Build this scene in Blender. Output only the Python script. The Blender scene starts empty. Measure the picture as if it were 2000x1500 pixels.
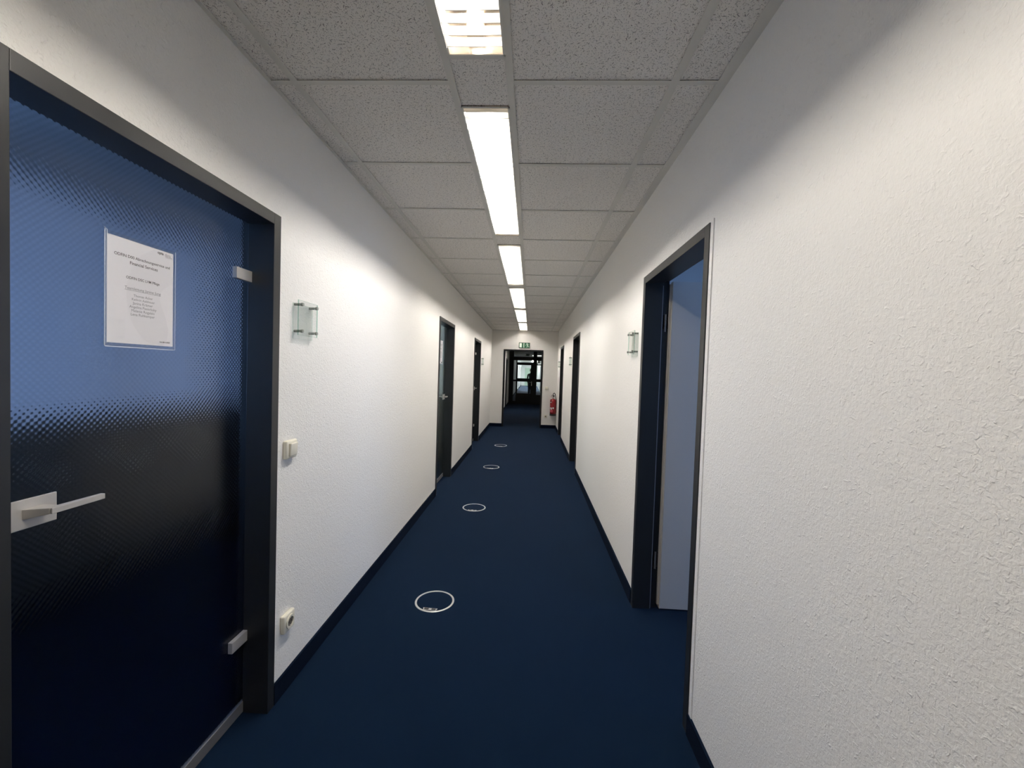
import bpy, bmesh, math, random
from mathutils import Vector, Matrix
random.seed(4)
SC = bpy.context.scene
COL = SC.collection

# ------------------------------------------------------------------ camera, sky, exposure
F_PX = 805.0
YAW, PITCH, ROLL, CAM_Z = -0.0452, -0.0295, 0.0323, 1.470
cy, sy, cp, sp = math.cos(YAW), math.sin(YAW), math.cos(PITCH), math.sin(PITCH)
fwd = Vector((sy * cp, cy * cp, sp)); rt0 = Vector((cy, -sy, 0)); up0 = rt0.cross(fwd)
rt = math.cos(ROLL) * rt0 + math.sin(ROLL) * up0
up = -math.sin(ROLL) * rt0 + math.cos(ROLL) * up0
cam_d = bpy.data.cameras.new('camera'); cam = bpy.data.objects.new('camera', cam_d); COL.objects.link(cam)
M = Matrix((rt, up, -fwd)).transposed().to_4x4(); M.translation = Vector((0, 0, CAM_Z))
cam.matrix_world = M
cam_d.sensor_width = 36.0; cam_d.lens = 36.0 * F_PX / 2000.0
cam_d.clip_start = 0.02; cam_d.clip_end = 200
SC.camera = cam

world = bpy.data.worlds.new('dusk_sky'); SC.world = world; world.use_nodes = True
wb = world.node_tree.nodes['Background']
wb.inputs[0].default_value = (0.33, 0.53, 1.0, 1); wb.inputs[1].default_value = 4.6

SC.view_settings.view_transform = 'Standard'
SC.view_settings.look = 'None'
SC.view_settings.gamma = 1.0
SC.view_settings.use_curve_mapping = False
SC.view_settings.exposure = 0.0
TUBE_STRENGTH = 306.0
TUBE_COLOR = (1.0, 0.945, 0.875)
SC.cycles.use_denoising = True
SC.cycles.max_bounces = 12
SC.cycles.diffuse_bounces = 7
SC.cycles.transparent_max_bounces = 16
SC.cycles.sample_clamp_indirect = 6.0

# ------------------------------------------------------------------ dimensions (metres)
XL, XR, YE, H = -1.067, 0.698, 10.969, 2.575
Y_BACK, Y_P, Y_FAR, TOP = -4.0, 18.85, 45.0, 2.70
TW = 0.12

# ------------------------------------------------------------------ materials
def nodes_of(name):
    m = bpy.data.materials.new(name); m.use_nodes = True
    nt = m.node_tree; b = nt.nodes['Principled BSDF']
    return m, nt, b
def N(nt, t, **k):
    n = nt.nodes.new(t)
    for a, v in k.items():
        if a in n.inputs: n.inputs[a].default_value = v
        else: setattr(n, a, v)
    return n
def flat(name, col, rough=0.5, metal=0.0, noise=0.0, scale=40.0, bump=0.0, spec=0.5):
    """plain material with faint procedural colour variation and relief"""
    m, nt, b = nodes_of(name)
    b.inputs['Roughness'].default_value = rough; b.inputs['Metallic'].default_value = metal
    b.inputs['Specular IOR Level'].default_value = spec
    g = N(nt, 'ShaderNodeNewGeometry')
    n = N(nt, 'ShaderNodeTexNoise', Scale=scale, Detail=3.0)
    nt.links.new(g.outputs['Position'], n.inputs['Vector'])
    mx = N(nt, 'ShaderNodeMixRGB', Fac=0.0)
    mx.inputs[1].default_value = (*col, 1)
    mx.inputs[2].default_value = (*[c * 0.6 for c in col], 1)
    mm = N(nt, 'ShaderNodeMath', operation='MULTIPLY'); mm.inputs[1].default_value = noise
    nt.links.new(n.outputs['Fac'], mm.inputs[0]); nt.links.new(mm.outputs[0], mx.inputs[0])
    nt.links.new(mx.outputs[0], b.inputs['Base Color'])
    if bump:
        bp = N(nt, 'ShaderNodeBump', Strength=1.0, Distance=bump)
        nt.links.new(n.outputs['Fac'], bp.inputs['Height']); nt.links.new(bp.outputs[0], b.inputs['Normal'])
    return m
def emit(name, col, s):
    m = bpy.data.materials.new(name); m.use_nodes = True; nt = m.node_tree
    nt.nodes.remove(nt.nodes['Principled BSDF'])
    e = N(nt, 'ShaderNodeEmission'); e.inputs[0].default_value = (*col, 1); e.inputs[1].default_value = s
    nt.links.new(e.outputs[0], nt.nodes['Material Output'].inputs[0])
    return m

def plaster():
    m, nt, b = nodes_of('woodchip_plaster')
    g = N(nt, 'ShaderNodeNewGeometry')
    b.inputs['Base Color'].default_value = (0.80, 0.785, 0.755, 1); b.inputs['Roughness'].default_value = 0.55
    b.inputs['Specular IOR Level'].default_value = 0.35
    L = nt.links.new
    n1 = N(nt, 'ShaderNodeTexNoise', Scale=130.0, Detail=2.5, Roughness=0.55, Distortion=0.6)
    n2 = N(nt, 'ShaderNodeTexNoise', Scale=45.0, Detail=1.0)
    n3 = N(nt, 'ShaderNodeTexNoise', Scale=75.0, Detail=1.5, Distortion=1.0)
    n4 = N(nt, 'ShaderNodeTexNoise', Scale=1.3, Detail=2.0)
    for n in (n1, n2, n3, n4): L(g.outputs['Position'], n.inputs['Vector'])
    r = N(nt, 'ShaderNodeMapRange'); r.inputs[1].default_value = 0.60; r.inputs[2].default_value = 0.74
    L(n3.outputs['Fac'], r.inputs[0])                      # sparse sharp crumbs
    a = N(nt, 'ShaderNodeMath', operation='MULTIPLY_ADD'); a.inputs[1].default_value = 0.55
    L(n2.outputs['Fac'], a.inputs[0]); L(n1.outputs['Fac'], a.inputs[2])
    c = N(nt, 'ShaderNodeMath', operation='MULTIPLY_ADD'); c.inputs[1].default_value = 0.45
    L(r.outputs[0], c.inputs[0]); L(a.outputs[0], c.inputs[2])
    bp = N(nt, 'ShaderNodeBump', Strength=1.0, Distance=0.0019)
    L(c.outputs[0], bp.inputs['Height']); L(bp.outputs[0], b.inputs['Normal'])
    mx = N(nt, 'ShaderNodeMixRGB'); mx.inputs[1].default_value = (0.90, 0.885, 0.855, 1); mx.inputs[2].default_value = (0.87, 0.857, 0.83, 1)
    L(n4.outputs['Fac'], mx.inputs[0]); L(mx.outputs[0], b.inputs['Base Color'])
    return m

def mineral_tile():
    """mineral-fibre board: short dark fissures in random directions and pinholes"""
    m, nt, b = nodes_of('fissured_mineral_board'); L = nt.links.new
    b.inputs['Roughness'].default_value = 0.9; b.inputs['Specular IOR Level'].default_value = 0.1
    g = N(nt, 'ShaderNodeNewGeometry')
    masks = []
    for sc, ln, wd, off in ((46.0, 0.30, 0.058, 0.0), (62.0, 0.27, 0.06, 7.3), (120.0, 0.20, 0.12, 3.1)):
        ad = N(nt, 'ShaderNodeVectorMath', operation='ADD'); ad.inputs[1].default_value = (off, off * 2, 0)
        L(g.outputs['Position'], ad.inputs[0])
        s = N(nt, 'ShaderNodeVectorMath', operation='SCALE'); s.inputs['Scale'].default_value = sc
        L(ad.outputs[0], s.inputs[0])
        v = N(nt, 'ShaderNodeTexVoronoi', voronoi_dimensions='2D', Scale=1.0)
        L(s.outputs[0], v.inputs['Vector'])
        d = N(nt, 'ShaderNodeVectorMath', operation='SUBTRACT')
        L(s.outputs[0], d.inputs[0]); L(v.outputs['Position'], d.inputs[1])
        sep = N(nt, 'ShaderNodeSeparateColor'); L(v.outputs['Color'], sep.inputs[0])
        an = N(nt, 'ShaderNodeMath', operation='MULTIPLY'); an.inputs[1].default_value = 6.283
        L(sep.outputs[0], an.inputs[0])
        ro = N(nt, 'ShaderNodeVectorRotate', rotation_type='Z_AXIS')
        L(d.outputs[0], ro.inputs['Vector']); L(an.outputs[0], ro.inputs['Angle'])
        # random length
        ml = N(nt, 'ShaderNodeMath', operation='MULTIPLY_ADD'); ml.inputs[1].default_value = ln; ml.inputs[2].default_value = ln * 0.25
        L(sep.outputs[1], ml.inputs[0])
        sx = N(nt, 'ShaderNodeSeparateXYZ'); L(ro.outputs[0], sx.inputs[0])
        # slight wiggle
        dx = N(nt, 'ShaderNodeMath', operation='DIVIDE'); L(sx.outputs[0], dx.inputs[0]); L(ml.outputs[0], dx.inputs[1])
        dy = N(nt, 'ShaderNodeMath', operation='DIVIDE'); L(sx.outputs[1], dy.inputs[0]); dy.inputs[1].default_value = wd
        x2 = N(nt, 'ShaderNodeMath', operation='POWER'); L(dx.outputs[0], x2.inputs[0]); x2.inputs[1].default_value = 2
        y2 = N(nt, 'ShaderNodeMath', operation='POWER'); L(dy.outputs[0], y2.inputs[0]); y2.inputs[1].default_value = 2
        su = N(nt, 'ShaderNodeMath', operation='ADD'); L(x2.outputs[0], su.inputs[0]); L(y2.outputs[0], su.inputs[1])
        mr = N(nt, 'ShaderNodeMapRange'); mr.inputs[1].default_value = 0.5; mr.inputs[2].default_value = 1.3
        mr.inputs[3].default_value = 1.0; mr.inputs[4].default_value = 0.0
        L(su.outputs[0], mr.inputs[0])
        wgt = N(nt, 'ShaderNodeMath', operation='MULTIPLY_ADD'); wgt.inputs[1].default_value = 0.65; wgt.inputs[2].default_value = 0.3
        L(sep.outputs[2], wgt.inputs[0])
        o = N(nt, 'ShaderNodeMath', operation='MULTIPLY'); L(mr.outputs[0], o.inputs[0]); L(wgt.outputs[0], o.inputs[1])
        masks.append(o)
    m1 = N(nt, 'ShaderNodeMath', operation='MAXIMUM'); L(masks[0].outputs[0], m1.inputs[0]); L(masks[1].outputs[0], m1.inputs[1])
    m2 = N(nt, 'ShaderNodeMath', operation='MAXIMUM'); L(m1.outputs[0], m2.inputs[0]); L(masks[2].outputs[0], m2.inputs[1])
    mx = N(nt, 'ShaderNodeMixRGB'); mx.inputs[1].default_value = (0.97, 0.935, 0.885, 1); mx.inputs[2].default_value = (0.13, 0.115, 0.10, 1)
    L(m2.outputs[0], mx.inputs[0]); L(mx.outputs[0], b.inputs['Base Color'])
    bp = N(nt, 'ShaderNodeBump', Strength=0.6, Distance=0.001, invert=True)
    L(m2.outputs[0], bp.inputs['Height']); L(bp.outputs[0], b.inputs['Normal'])
    return m

def carpet():
    m, nt, b = nodes_of('navy_carpet'); L = nt.links.new
    b.inputs['Roughness'].default_value = 1.0; b.inputs['Specular IOR Level'].default_value = 0.05
    b.inputs['Sheen Weight'].default_value = 0.035; b.inputs['Sheen Roughness'].default_value = 0.5
    b.inputs['Sheen Tint'].default_value = (0.5, 0.6, 0.8, 1)
    g = N(nt, 'ShaderNodeNewGeometry')
    n = N(nt, 'ShaderNodeTexNoise', Scale=700.0, Detail=2.0); L(g.outputs['Position'], n.inputs['Vector'])
    n2 = N(nt, 'ShaderNodeTexNoise', Scale=2.2, Detail=3.0); L(g.outputs['Position'], n2.inputs['Vector'])
    mx = N(nt, 'ShaderNodeMixRGB'); mx.inputs[1].default_value = (0.0010, 0.0058, 0.0180, 1); mx.inputs[2].default_value = (0.0018, 0.0085, 0.0240, 1)
    ad = N(nt, 'ShaderNodeMath', operation='MULTIPLY_ADD'); ad.inputs[1].default_value = 0.5
    L(n.outputs['Fac'], ad.inputs[0])
    h = N(nt, 'ShaderNodeMath', operation='MULTIPLY'); h.inputs[1].default_value = 0.5; L(n2.outputs['Fac'], h.inputs[0]); L(h.outputs[0], ad.inputs[2])
    L(ad.outputs[0], mx.inputs[0]); L(mx.outputs[0], b.inputs['Base Color'])
    bp = N(nt, 'ShaderNodeBump', Strength=0.5, Distance=0.002); L(n.outputs['Fac'], bp.inputs['Height']); L(bp.outputs[0], b.inputs['Normal'])
    return m

def satin_glass(name, col, rough, dots=True, ior=1.5):
    m, nt, b = nodes_of(name); L = nt.links.new
    b.inputs['Base Color'].default_value = (*col, 1); b.inputs['Transmission Weight'].default_value = 1.0
    b.inputs['Roughness'].default_value = rough; b.inputs['IOR'].default_value = ior
    if dots:
        g = N(nt, 'ShaderNodeNewGeometry'); s = N(nt, 'ShaderNodeSeparateXYZ'); L(g.outputs['Position'], s.inputs[0])
        fs = []
        for o, p in ((1, 0.0155), (2, 0.0165)):
            k = N(nt, 'ShaderNodeMath', operation='MULTIPLY'); k.inputs[1].default_value = 2 * math.pi / p; L(s.outputs[o], k.inputs[0])
            q = N(nt, 'ShaderNodeMath', operation='SINE'); L(k.outputs[0], q.inputs[0]); fs.append(q)
        pr = N(nt, 'ShaderNodeMath', operation='MULTIPLY'); L(fs[0].outputs[0], pr.inputs[0]); L(fs[1].outputs[0], pr.inputs[1])
        bp = N(nt, 'ShaderNodeBump', Strength=1.0, Distance=0.00016); L(pr.outputs[0], bp.inputs['Height']); L(bp.outputs[0], b.inputs['Normal'])
        mr = N(nt, 'ShaderNodeMapRange'); mr.inputs[1].default_value = -0.5; mr.inputs[2].default_value = 0.8; L(pr.outputs[0], mr.inputs[0])
        mx = N(nt, 'ShaderNodeMixRGB'); mx.inputs[1].default_value = (*[c * 0.90 for c in col], 1); mx.inputs[2].default_value = (*[min(1, c * 1.05) for c in col], 1)
        L(mr.outputs[0], mx.inputs[0]); L(mx.outputs[0], b.inputs['Base Color'])
    return m
def blind_cloth():  # cloth made up to pass a weakened, even sky glow
    m = bpy.data.materials.new('added_blind_cloth'); m.use_nodes = True; nt = m.node_tree; L = nt.links.new
    nt.nodes.remove(nt.nodes['Principled BSDF'])
    t = N(nt, 'ShaderNodeBsdfTranslucent'); t.inputs[0].default_value = (0.37, 0.35, 0.35, 1)
    d = N(nt, 'ShaderNodeBsdfDiffuse'); d.inputs[0].default_value = (0.3, 0.3, 0.31, 1)
    a = N(nt, 'ShaderNodeAddShader'); L(t.outputs[0], a.inputs[0]); L(d.outputs[0], a.inputs[1]); L(a.outputs[0], nt.nodes['Material Output'].inputs[0])
    return m
def clear_glass(name, tint, refl=1.0):
    m = bpy.data.materials.new(name); m.use_nodes = True; nt = m.node_tree; L = nt.links.new
    nt.nodes.remove(nt.nodes['Principled BSDF'])
    t = N(nt, 'ShaderNodeBsdfTransparent'); t.inputs[0].default_value = (*tint, 1)
    gl = N(nt, 'ShaderNodeBsdfGlossy'); gl.inputs['Roughness'].default_value = 0.03
    fr = N(nt, 'ShaderNodeFresnel', IOR=1.5); k = N(nt, 'ShaderNodeMath', operation='MULTIPLY'); k.inputs[1].default_value = refl
    mx = N(nt, 'ShaderNodeMixShader'); L(fr.outputs[0], k.inputs[0]); L(k.outputs[0], mx.inputs[0]); L(t.outputs[0], mx.inputs[1]); L(gl.outputs[0], mx.inputs[2])
    L(mx.outputs[0], nt.nodes['Material Output'].inputs[0])
    return m

MT = dict(
    wall=plaster(), tile=mineral_tile(), carpet=carpet(),
    inner=flat('painted_room_wall', (0.56, 0.58, 0.60), 0.8, noise=0.1, scale=8),
    dim=flat('dull_room_wall', (0.16, 0.16, 0.17), 0.9, noise=0.1, scale=8),
    skirt=flat('navy_skirting_carpet', (0.0020, 0.0058, 0.0160), 1.0, noise=0.4, scale=300, bump=0.001, spec=0.05),
    grid=flat('grey_grid_metal', (0.80, 0.78, 0.72), 0.55, noise=0.05),
    steel=flat('anthracite_steel', (0.013, 0.015, 0.018), 0.38, noise=0.25, scale=120, bump=0.0001, spec=0.6),
    black=flat('black_steel', (0.004, 0.004, 0.0045), 0.55, noise=0.1, spec=0.25),
    jet=flat('matt_black_lining', (0.007, 0.007, 0.008), 0.75, noise=0.1, spec=0.15),
    gasket=flat('grey_gasket', (0.16, 0.18, 0.22), 0.4),
    alu=flat('brushed_aluminium', (0.60, 0.58, 0.56), 0.36, metal=0.35, noise=0.2, scale=90),
    alu_dull=flat('anodised_aluminium', (0.30, 0.30, 0.31), 0.42, metal=0.6, noise=0.2, scale=90),
    pin=flat('satin_steel_pin', (0.30, 0.32, 0.30), 0.35, metal=0.3),
    ring=flat('cast_aluminium_ring', (0.62, 0.62, 0.60), 0.35, metal=0.5, noise=0.25, scale=150, bump=0.0003),
    lamella=flat('white_louvre_blade', (0.78, 0.77, 0.72), 0.35),
    reflector=flat('specular_reflector', (0.80, 0.74, 0.68), 0.22, metal=1.0),
    sidewhite=flat('white_side_reflector', (0.93, 0.92, 0.89), 0.6),
    fitting=flat('white_fitting_rim', (0.80, 0.79, 0.73), 0.45),
    tube=emit('fluorescent_tube', TUBE_COLOR, TUBE_STRENGTH),
    tube_weak=emit('weaker_fluorescent_tube', (1.0, 0.93, 0.83), TUBE_STRENGTH * 0.66),
    glow=emit('luminous_panel', (0.97, 1.0, 0.97), 80.0),
    glow3=emit('dim_luminous_panel', (1, 0.98, 0.94), 1.6),
    glow2=emit('office_lamp', (1.0, 0.98, 0.84), 62.0), cupboard=flat('dark_cupboard', (0.05, 0.045, 0.04), 0.6, noise=0.2, scale=20),
    brown=flat('tube_holder_plastic', (0.45, 0.36, 0.26), 0.5),
    blind=blind_cloth(),
    cream=flat('cream_plastic', (0.80, 0.77, 0.66), 0.35, noise=0.05),
    shade=flat('dark_recess', (0.10, 0.09, 0.08), 0.6),
    white=flat('white_plastic', (0.80, 0.80, 0.78), 0.4),
    glass1=satin_glass('dimpled_satin_glass', (0.84, 0.90, 0.96), 0.11, True, 1.34),
    glass2=satin_glass('green_satin_glass', (0.84, 0.93, 0.85), 0.10, False),
    pane=clear_glass('clear_pane', (0.95, 0.97, 0.96), 0.8),
    plate=clear_glass('sign_plate_glass', (0.985, 0.995, 0.990), 0.2),
    edge=clear_glass('green_glass_edge', (0.62, 0.82, 0.75), 0.3), edge2=clear_glass('pale_glass_edge', (0.92, 0.97, 0.95), 0.2),
    paper=flat('white_paper', (0.93, 0.92, 0.95), 0.6, noise=0.04, scale=15),
    motif=flat('pale_grey_print', (0.88, 0.87, 0.90), 0.6),
    ink=flat('black_ink', (0.055, 0.05, 0.06), 0.6), ink2=flat('grey_ink', (0.22, 0.22, 0.24), 0.6), ink3=flat('light_ink', (0.34, 0.34, 0.37), 0.6),
    sleeve=clear_glass('plastic_sleeve', (0.99, 0.99, 0.995), 0.12),
    sleeve_edge=flat('sleeve_seam', (0.68, 0.72, 0.82), 0.2),
    leaf=flat('light_door_laminate', (0.50, 0.50, 0.50), 0.5, noise=0.08, scale=60),
    leafedge=flat('pale_wood_edge', (0.52, 0.48, 0.41), 0.6, noise=0.4, scale=25),
    green=flat('sign_green', (0.015, 0.10, 0.045), 0.4), signwhite=flat('sign_white', (0.85, 0.92, 0.84), 0.4), signframe=flat('sign_frame', (0.12, 0.11, 0.085), 0.5),
    red=flat('red_enamel', (0.18, 0.005, 0.009), 0.25, noise=0.05), rubber=flat('black_rubber', (0.008, 0.008, 0.008), 0.5),
    brass=flat('chrome_valve', (0.5, 0.48, 0.44), 0.3, metal=0.9), tag=flat('instruction_label', (0.75, 0.70, 0.70), 0.5), tagred=flat('label_print', (0.45, 0.05, 0.07), 0.5),
    mint=flat('pale_green_door', (0.45, 0.60, 0.50), 0.5, noise=0.05), bright=flat('smooth_white_wall', (0.78, 0.80, 0.80), 0.7, noise=0.05, scale=3),
    lit_carpet=flat('lit_look_carpet_far', (0.03, 0.055, 0.11), 1.0, noise=0.3, scale=200),  # brighter copy of the carpet, the lit look put into its colour
    jacket=flat('dark_jacket', (0.012, 0.012, 0.014), 0.8, noise=0.3, scale=50), trousers=flat('dark_trousers', (0.008, 0.009, 0.014), 0.85, noise=0.3, scale=50),
    skin=flat('skin', (0.35, 0.20, 0.14), 0.5), hair=flat('dark_hair', (0.012, 0.009, 0.007), 0.6), shoe=flat('black_shoe', (0.01, 0.01, 0.01), 0.4),
)

# ------------------------------------------------------------------ builders
class MB:
    def __init__(s): s.bm = bmesh.new()
    def box(s, x0, x1, y0, y1, z0, z1):
        x0, x1 = sorted((x0, x1)); y0, y1 = sorted((y0, y1)); z0, z1 = sorted((z0, z1))
        v = [s.bm.verts.new((x, y, z)) for z in (z0, z1) for y in (y0, y1) for x in (x0, x1)]
        for f in ((0, 2, 3, 1), (4, 5, 7, 6), (0, 1, 5, 4), (2, 6, 7, 3), (0, 4, 6, 2), (1, 3, 7, 5)):
            s.bm.faces.new([v[i] for i in f])
        return s
    def prism(s, pts, a, b, axis):
        """closed outline pts (2D, counter-clockwise) swept along axis from a to b"""
        def P(p, t):
            return {'x': (t, p[0], p[1]), 'y': (p[0], t, p[1]), 'z': (p[0], p[1], t)}[axis]
        A = [s.bm.verts.new(P(p, a)) for p in pts]; B = [s.bm.verts.new(P(p, b)) for p in pts]
        n = len(pts)
        s.bm.faces.new(A[::-1]); s.bm.faces.new(B)
        for i in range(n): s.bm.faces.new((A[i], A[(i + 1) % n], B[(i + 1) % n], B[i]))
        return s
    def cyl(s, c, d, r0, r1=None, n=16):
        """cone/cylinder from point c along vector d"""
        r1 = r0 if r1 is None else r1
        c, d = Vector(c), Vector(d); q = d.to_track_quat('Z', 'Y')
        A = [s.bm.verts.new(c + q @ Vector((r0 * math.cos(t), r0 * math.sin(t), 0))) for t in [2 * math.pi * i / n for i in range(n)]]
        B = [s.bm.verts.new(c + d + q @ Vector((r1 * math.cos(t), r1 * math.sin(t), 0))) for t in [2 * math.pi * i / n for i in range(n)]]
        s.bm.faces.new(A[::-1]); s.bm.faces.new(B)
        for i in range(n): s.bm.faces.new((A[i], A[(i + 1) % n], B[(i + 1) % n], B[i]))
        return s
    def lathe(s, c, prof, n=32):
        rings = []
        for r, z in prof:
            rings.append([s.bm.verts.new((c[0] + r * math.cos(2 * math.pi * i / n), c[1] + r * math.sin(2 * math.pi * i / n), c[2] + z)) for i in range(n)])
        for a, b in zip(rings, rings[1:]):
            for i in range(n): s.bm.faces.new((a[i], a[(i + 1) % n], b[(i + 1) % n], b[i]))
        s.bm.faces.new(rings[0][::-1]); s.bm.faces.new(rings[-1])
        return s
    def tube(s, pts, r, n=8):
        pts = [Vector(p) for p in pts]; rings = []
        for i, p in enumerate(pts):
            t = (pts[min(i + 1, len(pts) - 1)] - pts[max(i - 1, 0)]).normalized(); q = t.to_track_quat('Z', 'Y')
            rings.append([s.bm.verts.new(p + q @ Vector((r * math.cos(2 * math.pi * k / n), r * math.sin(2 * math.pi * k / n), 0))) for k in range(n)])
        for a, b in zip(rings, rings[1:]):
            best = min(range(n), key=lambda o: sum((a[k].co - b[(k + o) % n].co).length for k in range(n)))
            for i in range(n): s.bm.faces.new((a[i], a[(i + 1) % n], b[(i + 1 + best) % n], b[(i + best) % n]))
        s.bm.faces.new(rings[0][::-1]); s.bm.faces.new(rings[-1])
        return s
    def build(s, name, mat, parent=None, bevel=0.0, smooth=False, segs=2):
        if bevel:
            bmesh.ops.bevel(s.bm, geom=s.bm.edges[:], offset=bevel, segments=segs, affect='EDGES', profile=0.5, clamp_overlap=True)
        bmesh.ops.recalc_face_normals(s.bm, faces=s.bm.faces[:])
        me = bpy.data.meshes.new(name); s.bm.to_mesh(me); s.bm.free()
        me.materials.append(MT[mat] if isinstance(mat, str) else mat)
        if smooth:
            for p in me.polygons: p.use_smooth = True
            try: me.set_sharp_from_angle(angle=math.radians(40))
            except Exception: pass
        o = bpy.data.objects.new(name, me); COL.objects.link(o); o.parent = parent
        return o
def tag(o, label=None, cat=None, group=None, kind=None):
    if label: o['label'] = label
    if cat: o['category'] = cat
    if group: o['group'] = group
    if kind: o['kind'] = kind
    return o
def empty(name, loc=(0, 0, 0), label=None, cat=None, group=None, kind=None, rot=0.0):
    o = bpy.data.objects.new(name, None); COL.objects.link(o); o.location = loc; o.rotation_euler = (0, 0, rot)
    o.empty_display_size = 0.1
    return tag(o, label, cat, group, kind)
def copy_tree(o, parent=None):
    c = o.copy(); COL.objects.link(c); c.parent = parent
    for ch in list(o.children): copy_tree(ch, c)
    return c
def struct(mb, name, mat, label, cat, **k):
    return tag(mb.build(name, mat, **k), label, cat, kind='structure')
def put(o, name, mesh, loc, parent):
    q = bpy.data.objects.new(name, mesh); COL.objects.link(q); q.location = loc; q.parent = parent; return q
def lettering(text, parent, mat, width, x, y, z, bold=0.0, height=None, center=True, name='lettering'):
    """flat print facing +X (reads towards +Y); (y, z) = centre of the line in the parent's frame"""
    cu = bpy.data.curves.new('t', 'FONT'); cu.body = text; cu.align_x = 'CENTER' if center else 'LEFT'; cu.size = 1.0; cu.offset = bold; cu.resolution_u = 3
    to = bpy.data.objects.new('t', cu); COL.objects.link(to)
    bpy.context.view_layer.update()
    me = bpy.data.meshes.new_from_object(to.evaluated_get(bpy.context.evaluated_depsgraph_get()))
    bpy.data.objects.remove(to); bpy.data.curves.remove(cu)
    xs = [v.co.x for v in me.vertices]; w = max(xs) - min(xs)
    s = width / w; sh = (height / 0.72) if height else s
    for v in me.vertices: v.co = Vector((0, v.co.x * s, v.co.y * sh - 0.33 * sh))
    me.materials.clear(); me.materials.append(MT[mat])
    o = bpy.data.objects.new(name, me); COL.objects.link(o); o.parent = parent; o.location = (x, y, z)
    return o

# ------------------------------------------------------------------ floor and shell
mb = MB().box(-5.4, 5.0, Y_BACK - 0.3, 19.0, -0.10, 0.0)
struct(mb, 'floor', 'carpet', 'dark navy blue carpet running down the whole corridor', 'floor')
mb = MB().box(XL - 0.3, XR + 0.3, 19.0, Y_FAR + 0.3, -0.10, 0.0)
struct(mb, 'floor', 'lit_carpet', 'blue carpet beyond the glass partition, its lit look put into the colour', 'floor')
mb = MB().box(-5.4, 5.0, Y_BACK - 0.3, Y_FAR + 0.3, TOP, TOP + 0.1)
struct(mb, 'ceiling', 'inner', 'structural slab above the suspended ceiling', 'ceiling')

L_DOORS = [(0.747, 1.687), (4.700, 5.627), (7.632, 8.600)]
R_DOORS = [(1.690, 2.648), (6.050, 6.975), (8.980, 9.900)]
D_TOP = 2.083
def wall_run(mb, x0, x1, y0, y1, openings, top):
    y = y0
    for a, b in openings:
        mb.box(x0, x1, y, a, 0, TOP); mb.box(x0, x1, a, b, top, TOP); y = b
    mb.box(x0, x1, y, y1, 0, TOP)
mb = MB(); wall_run(mb, XL - TW, XL, Y_BACK, YE, L_DOORS, D_TOP)
struct(mb, 'wall_left', 'wall', 'white rough plastered wall on the left with three glass doors', 'wall')
mb = MB(); wall_run(mb, XR, XR + TW, Y_BACK, YE, R_DOORS, D_TOP)
struct(mb, 'wall_right', 'wall', 'white rough plastered wall on the right with the open doorway', 'wall')
E0, E1, ET = -0.746, 0.310, 2.067
mb = MB(); mb.box(XL - TW, E0, YE, YE + 0.15, 0, TOP).box(E1, XR + TW, YE, YE + 0.15, 0, TOP).box(E0, E1, YE, YE + 0.15, ET, TOP)
struct(mb, 'wall_end', 'wall', 'cream end wall with the passage opening and the exit sign', 'wall')
mb = MB().box(XL - TW, XR + TW, Y_BACK - 0.12, Y_BACK, 0, TOP)
struct(mb, 'wall_back', 'wall', 'white plastered wall closing the corridor behind the viewer', 'wall')
# second stretch
XL2, XR2 = -1.0, 0.72
mb = MB(); wall_run(mb, XL2 - 0.20, XL2, YE + 0.15, Y_P + .08, [(16.30, 17.14)], 2.0)
struct(mb, 'wall_left.001', 'wall', 'white left wall of the unlit stretch behind the passage opening', 'wall')
mb = MB().box(XR2, XR2 + 0.12, YE + 0.15, Y_P + .08, 0, TOP)
struct(mb, 'wall_right.001', 'wall', 'right wall of the unlit stretch behind the passage opening', 'wall')
FL_DOORS = [(31.5, 32.4), (36.0, 36.9), (42.0, 42.9)]
mb = MB(); wall_run(mb, -1.05 - 0.15, -1.05, Y_P + .08, Y_FAR, FL_DOORS, 2.0)
struct(mb, 'wall_left.002', 'bright', 'bright white left wall beyond the glass partition', 'wall')
mb = MB().box(XR2, XR2 + 0.12, Y_P + .08, Y_FAR, 0, TOP)
struct(mb, 'wall_right.002', 'bright', 'bright white right wall beyond the glass partition', 'wall')
mb = MB().box(-1.25, XR2 + 0.12, Y_FAR, Y_FAR + 0.12, 0, TOP)
struct(mb, 'wall_end.001', 'bright', 'far end wall beyond the glass partition', 'wall')

# side rooms: outer walls with windows, partitions
XO, XO2 = -3.3, 4.2
def outer(name, x0, x1, wins, y0, y1, label, mat='inner', z0=0.88, z1=2.45):
    mb = MB(); y = y0
    for a, b in wins:
        mb.box(x0, x1, y, a, 0, TOP).box(x0, x1, a, b, 0, z0).box(x0, x1, a, b, z1, TOP); y = b
    mb.box(x0, x1, y, y1, 0, TOP)
    return struct(mb, name, mat, label, 'wall')
LW = [(-0.8, 1.9), (2.15, 4.30), (4.6, 6.5)]
RW = [(-0.5, 2.6), (2.9, 4.2)]
outer('wall_outer_left', XO - 0.2, XO, LW, Y_BACK, YE, 'window wall of the offices on the left', 'inner', 0.94, 2.68)
outer('wall_outer_right', XO2, XO2 + 0.2, RW, Y_BACK, YE, 'window wall of the offices on the right', 'inner', 0.60, 2.45)
for i, y in enumerate((-1.0, 4.35, 6.90)):
    mb = MB().box(XO, XL - TW, y, y + 0.1, 0, TOP)
    struct(mb, 'wall_partition' + ('.%03d' % i if i else ''), 'inner', 'partition wall between the offices on the left', 'wall')
mb = MB().box(XO - 0.2, XL - TW, YE, YE + 0.12, 0, TOP); struct(mb, 'wall_partition.003', 'inner', 'closing wall of the last office on the left', 'wall')
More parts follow.
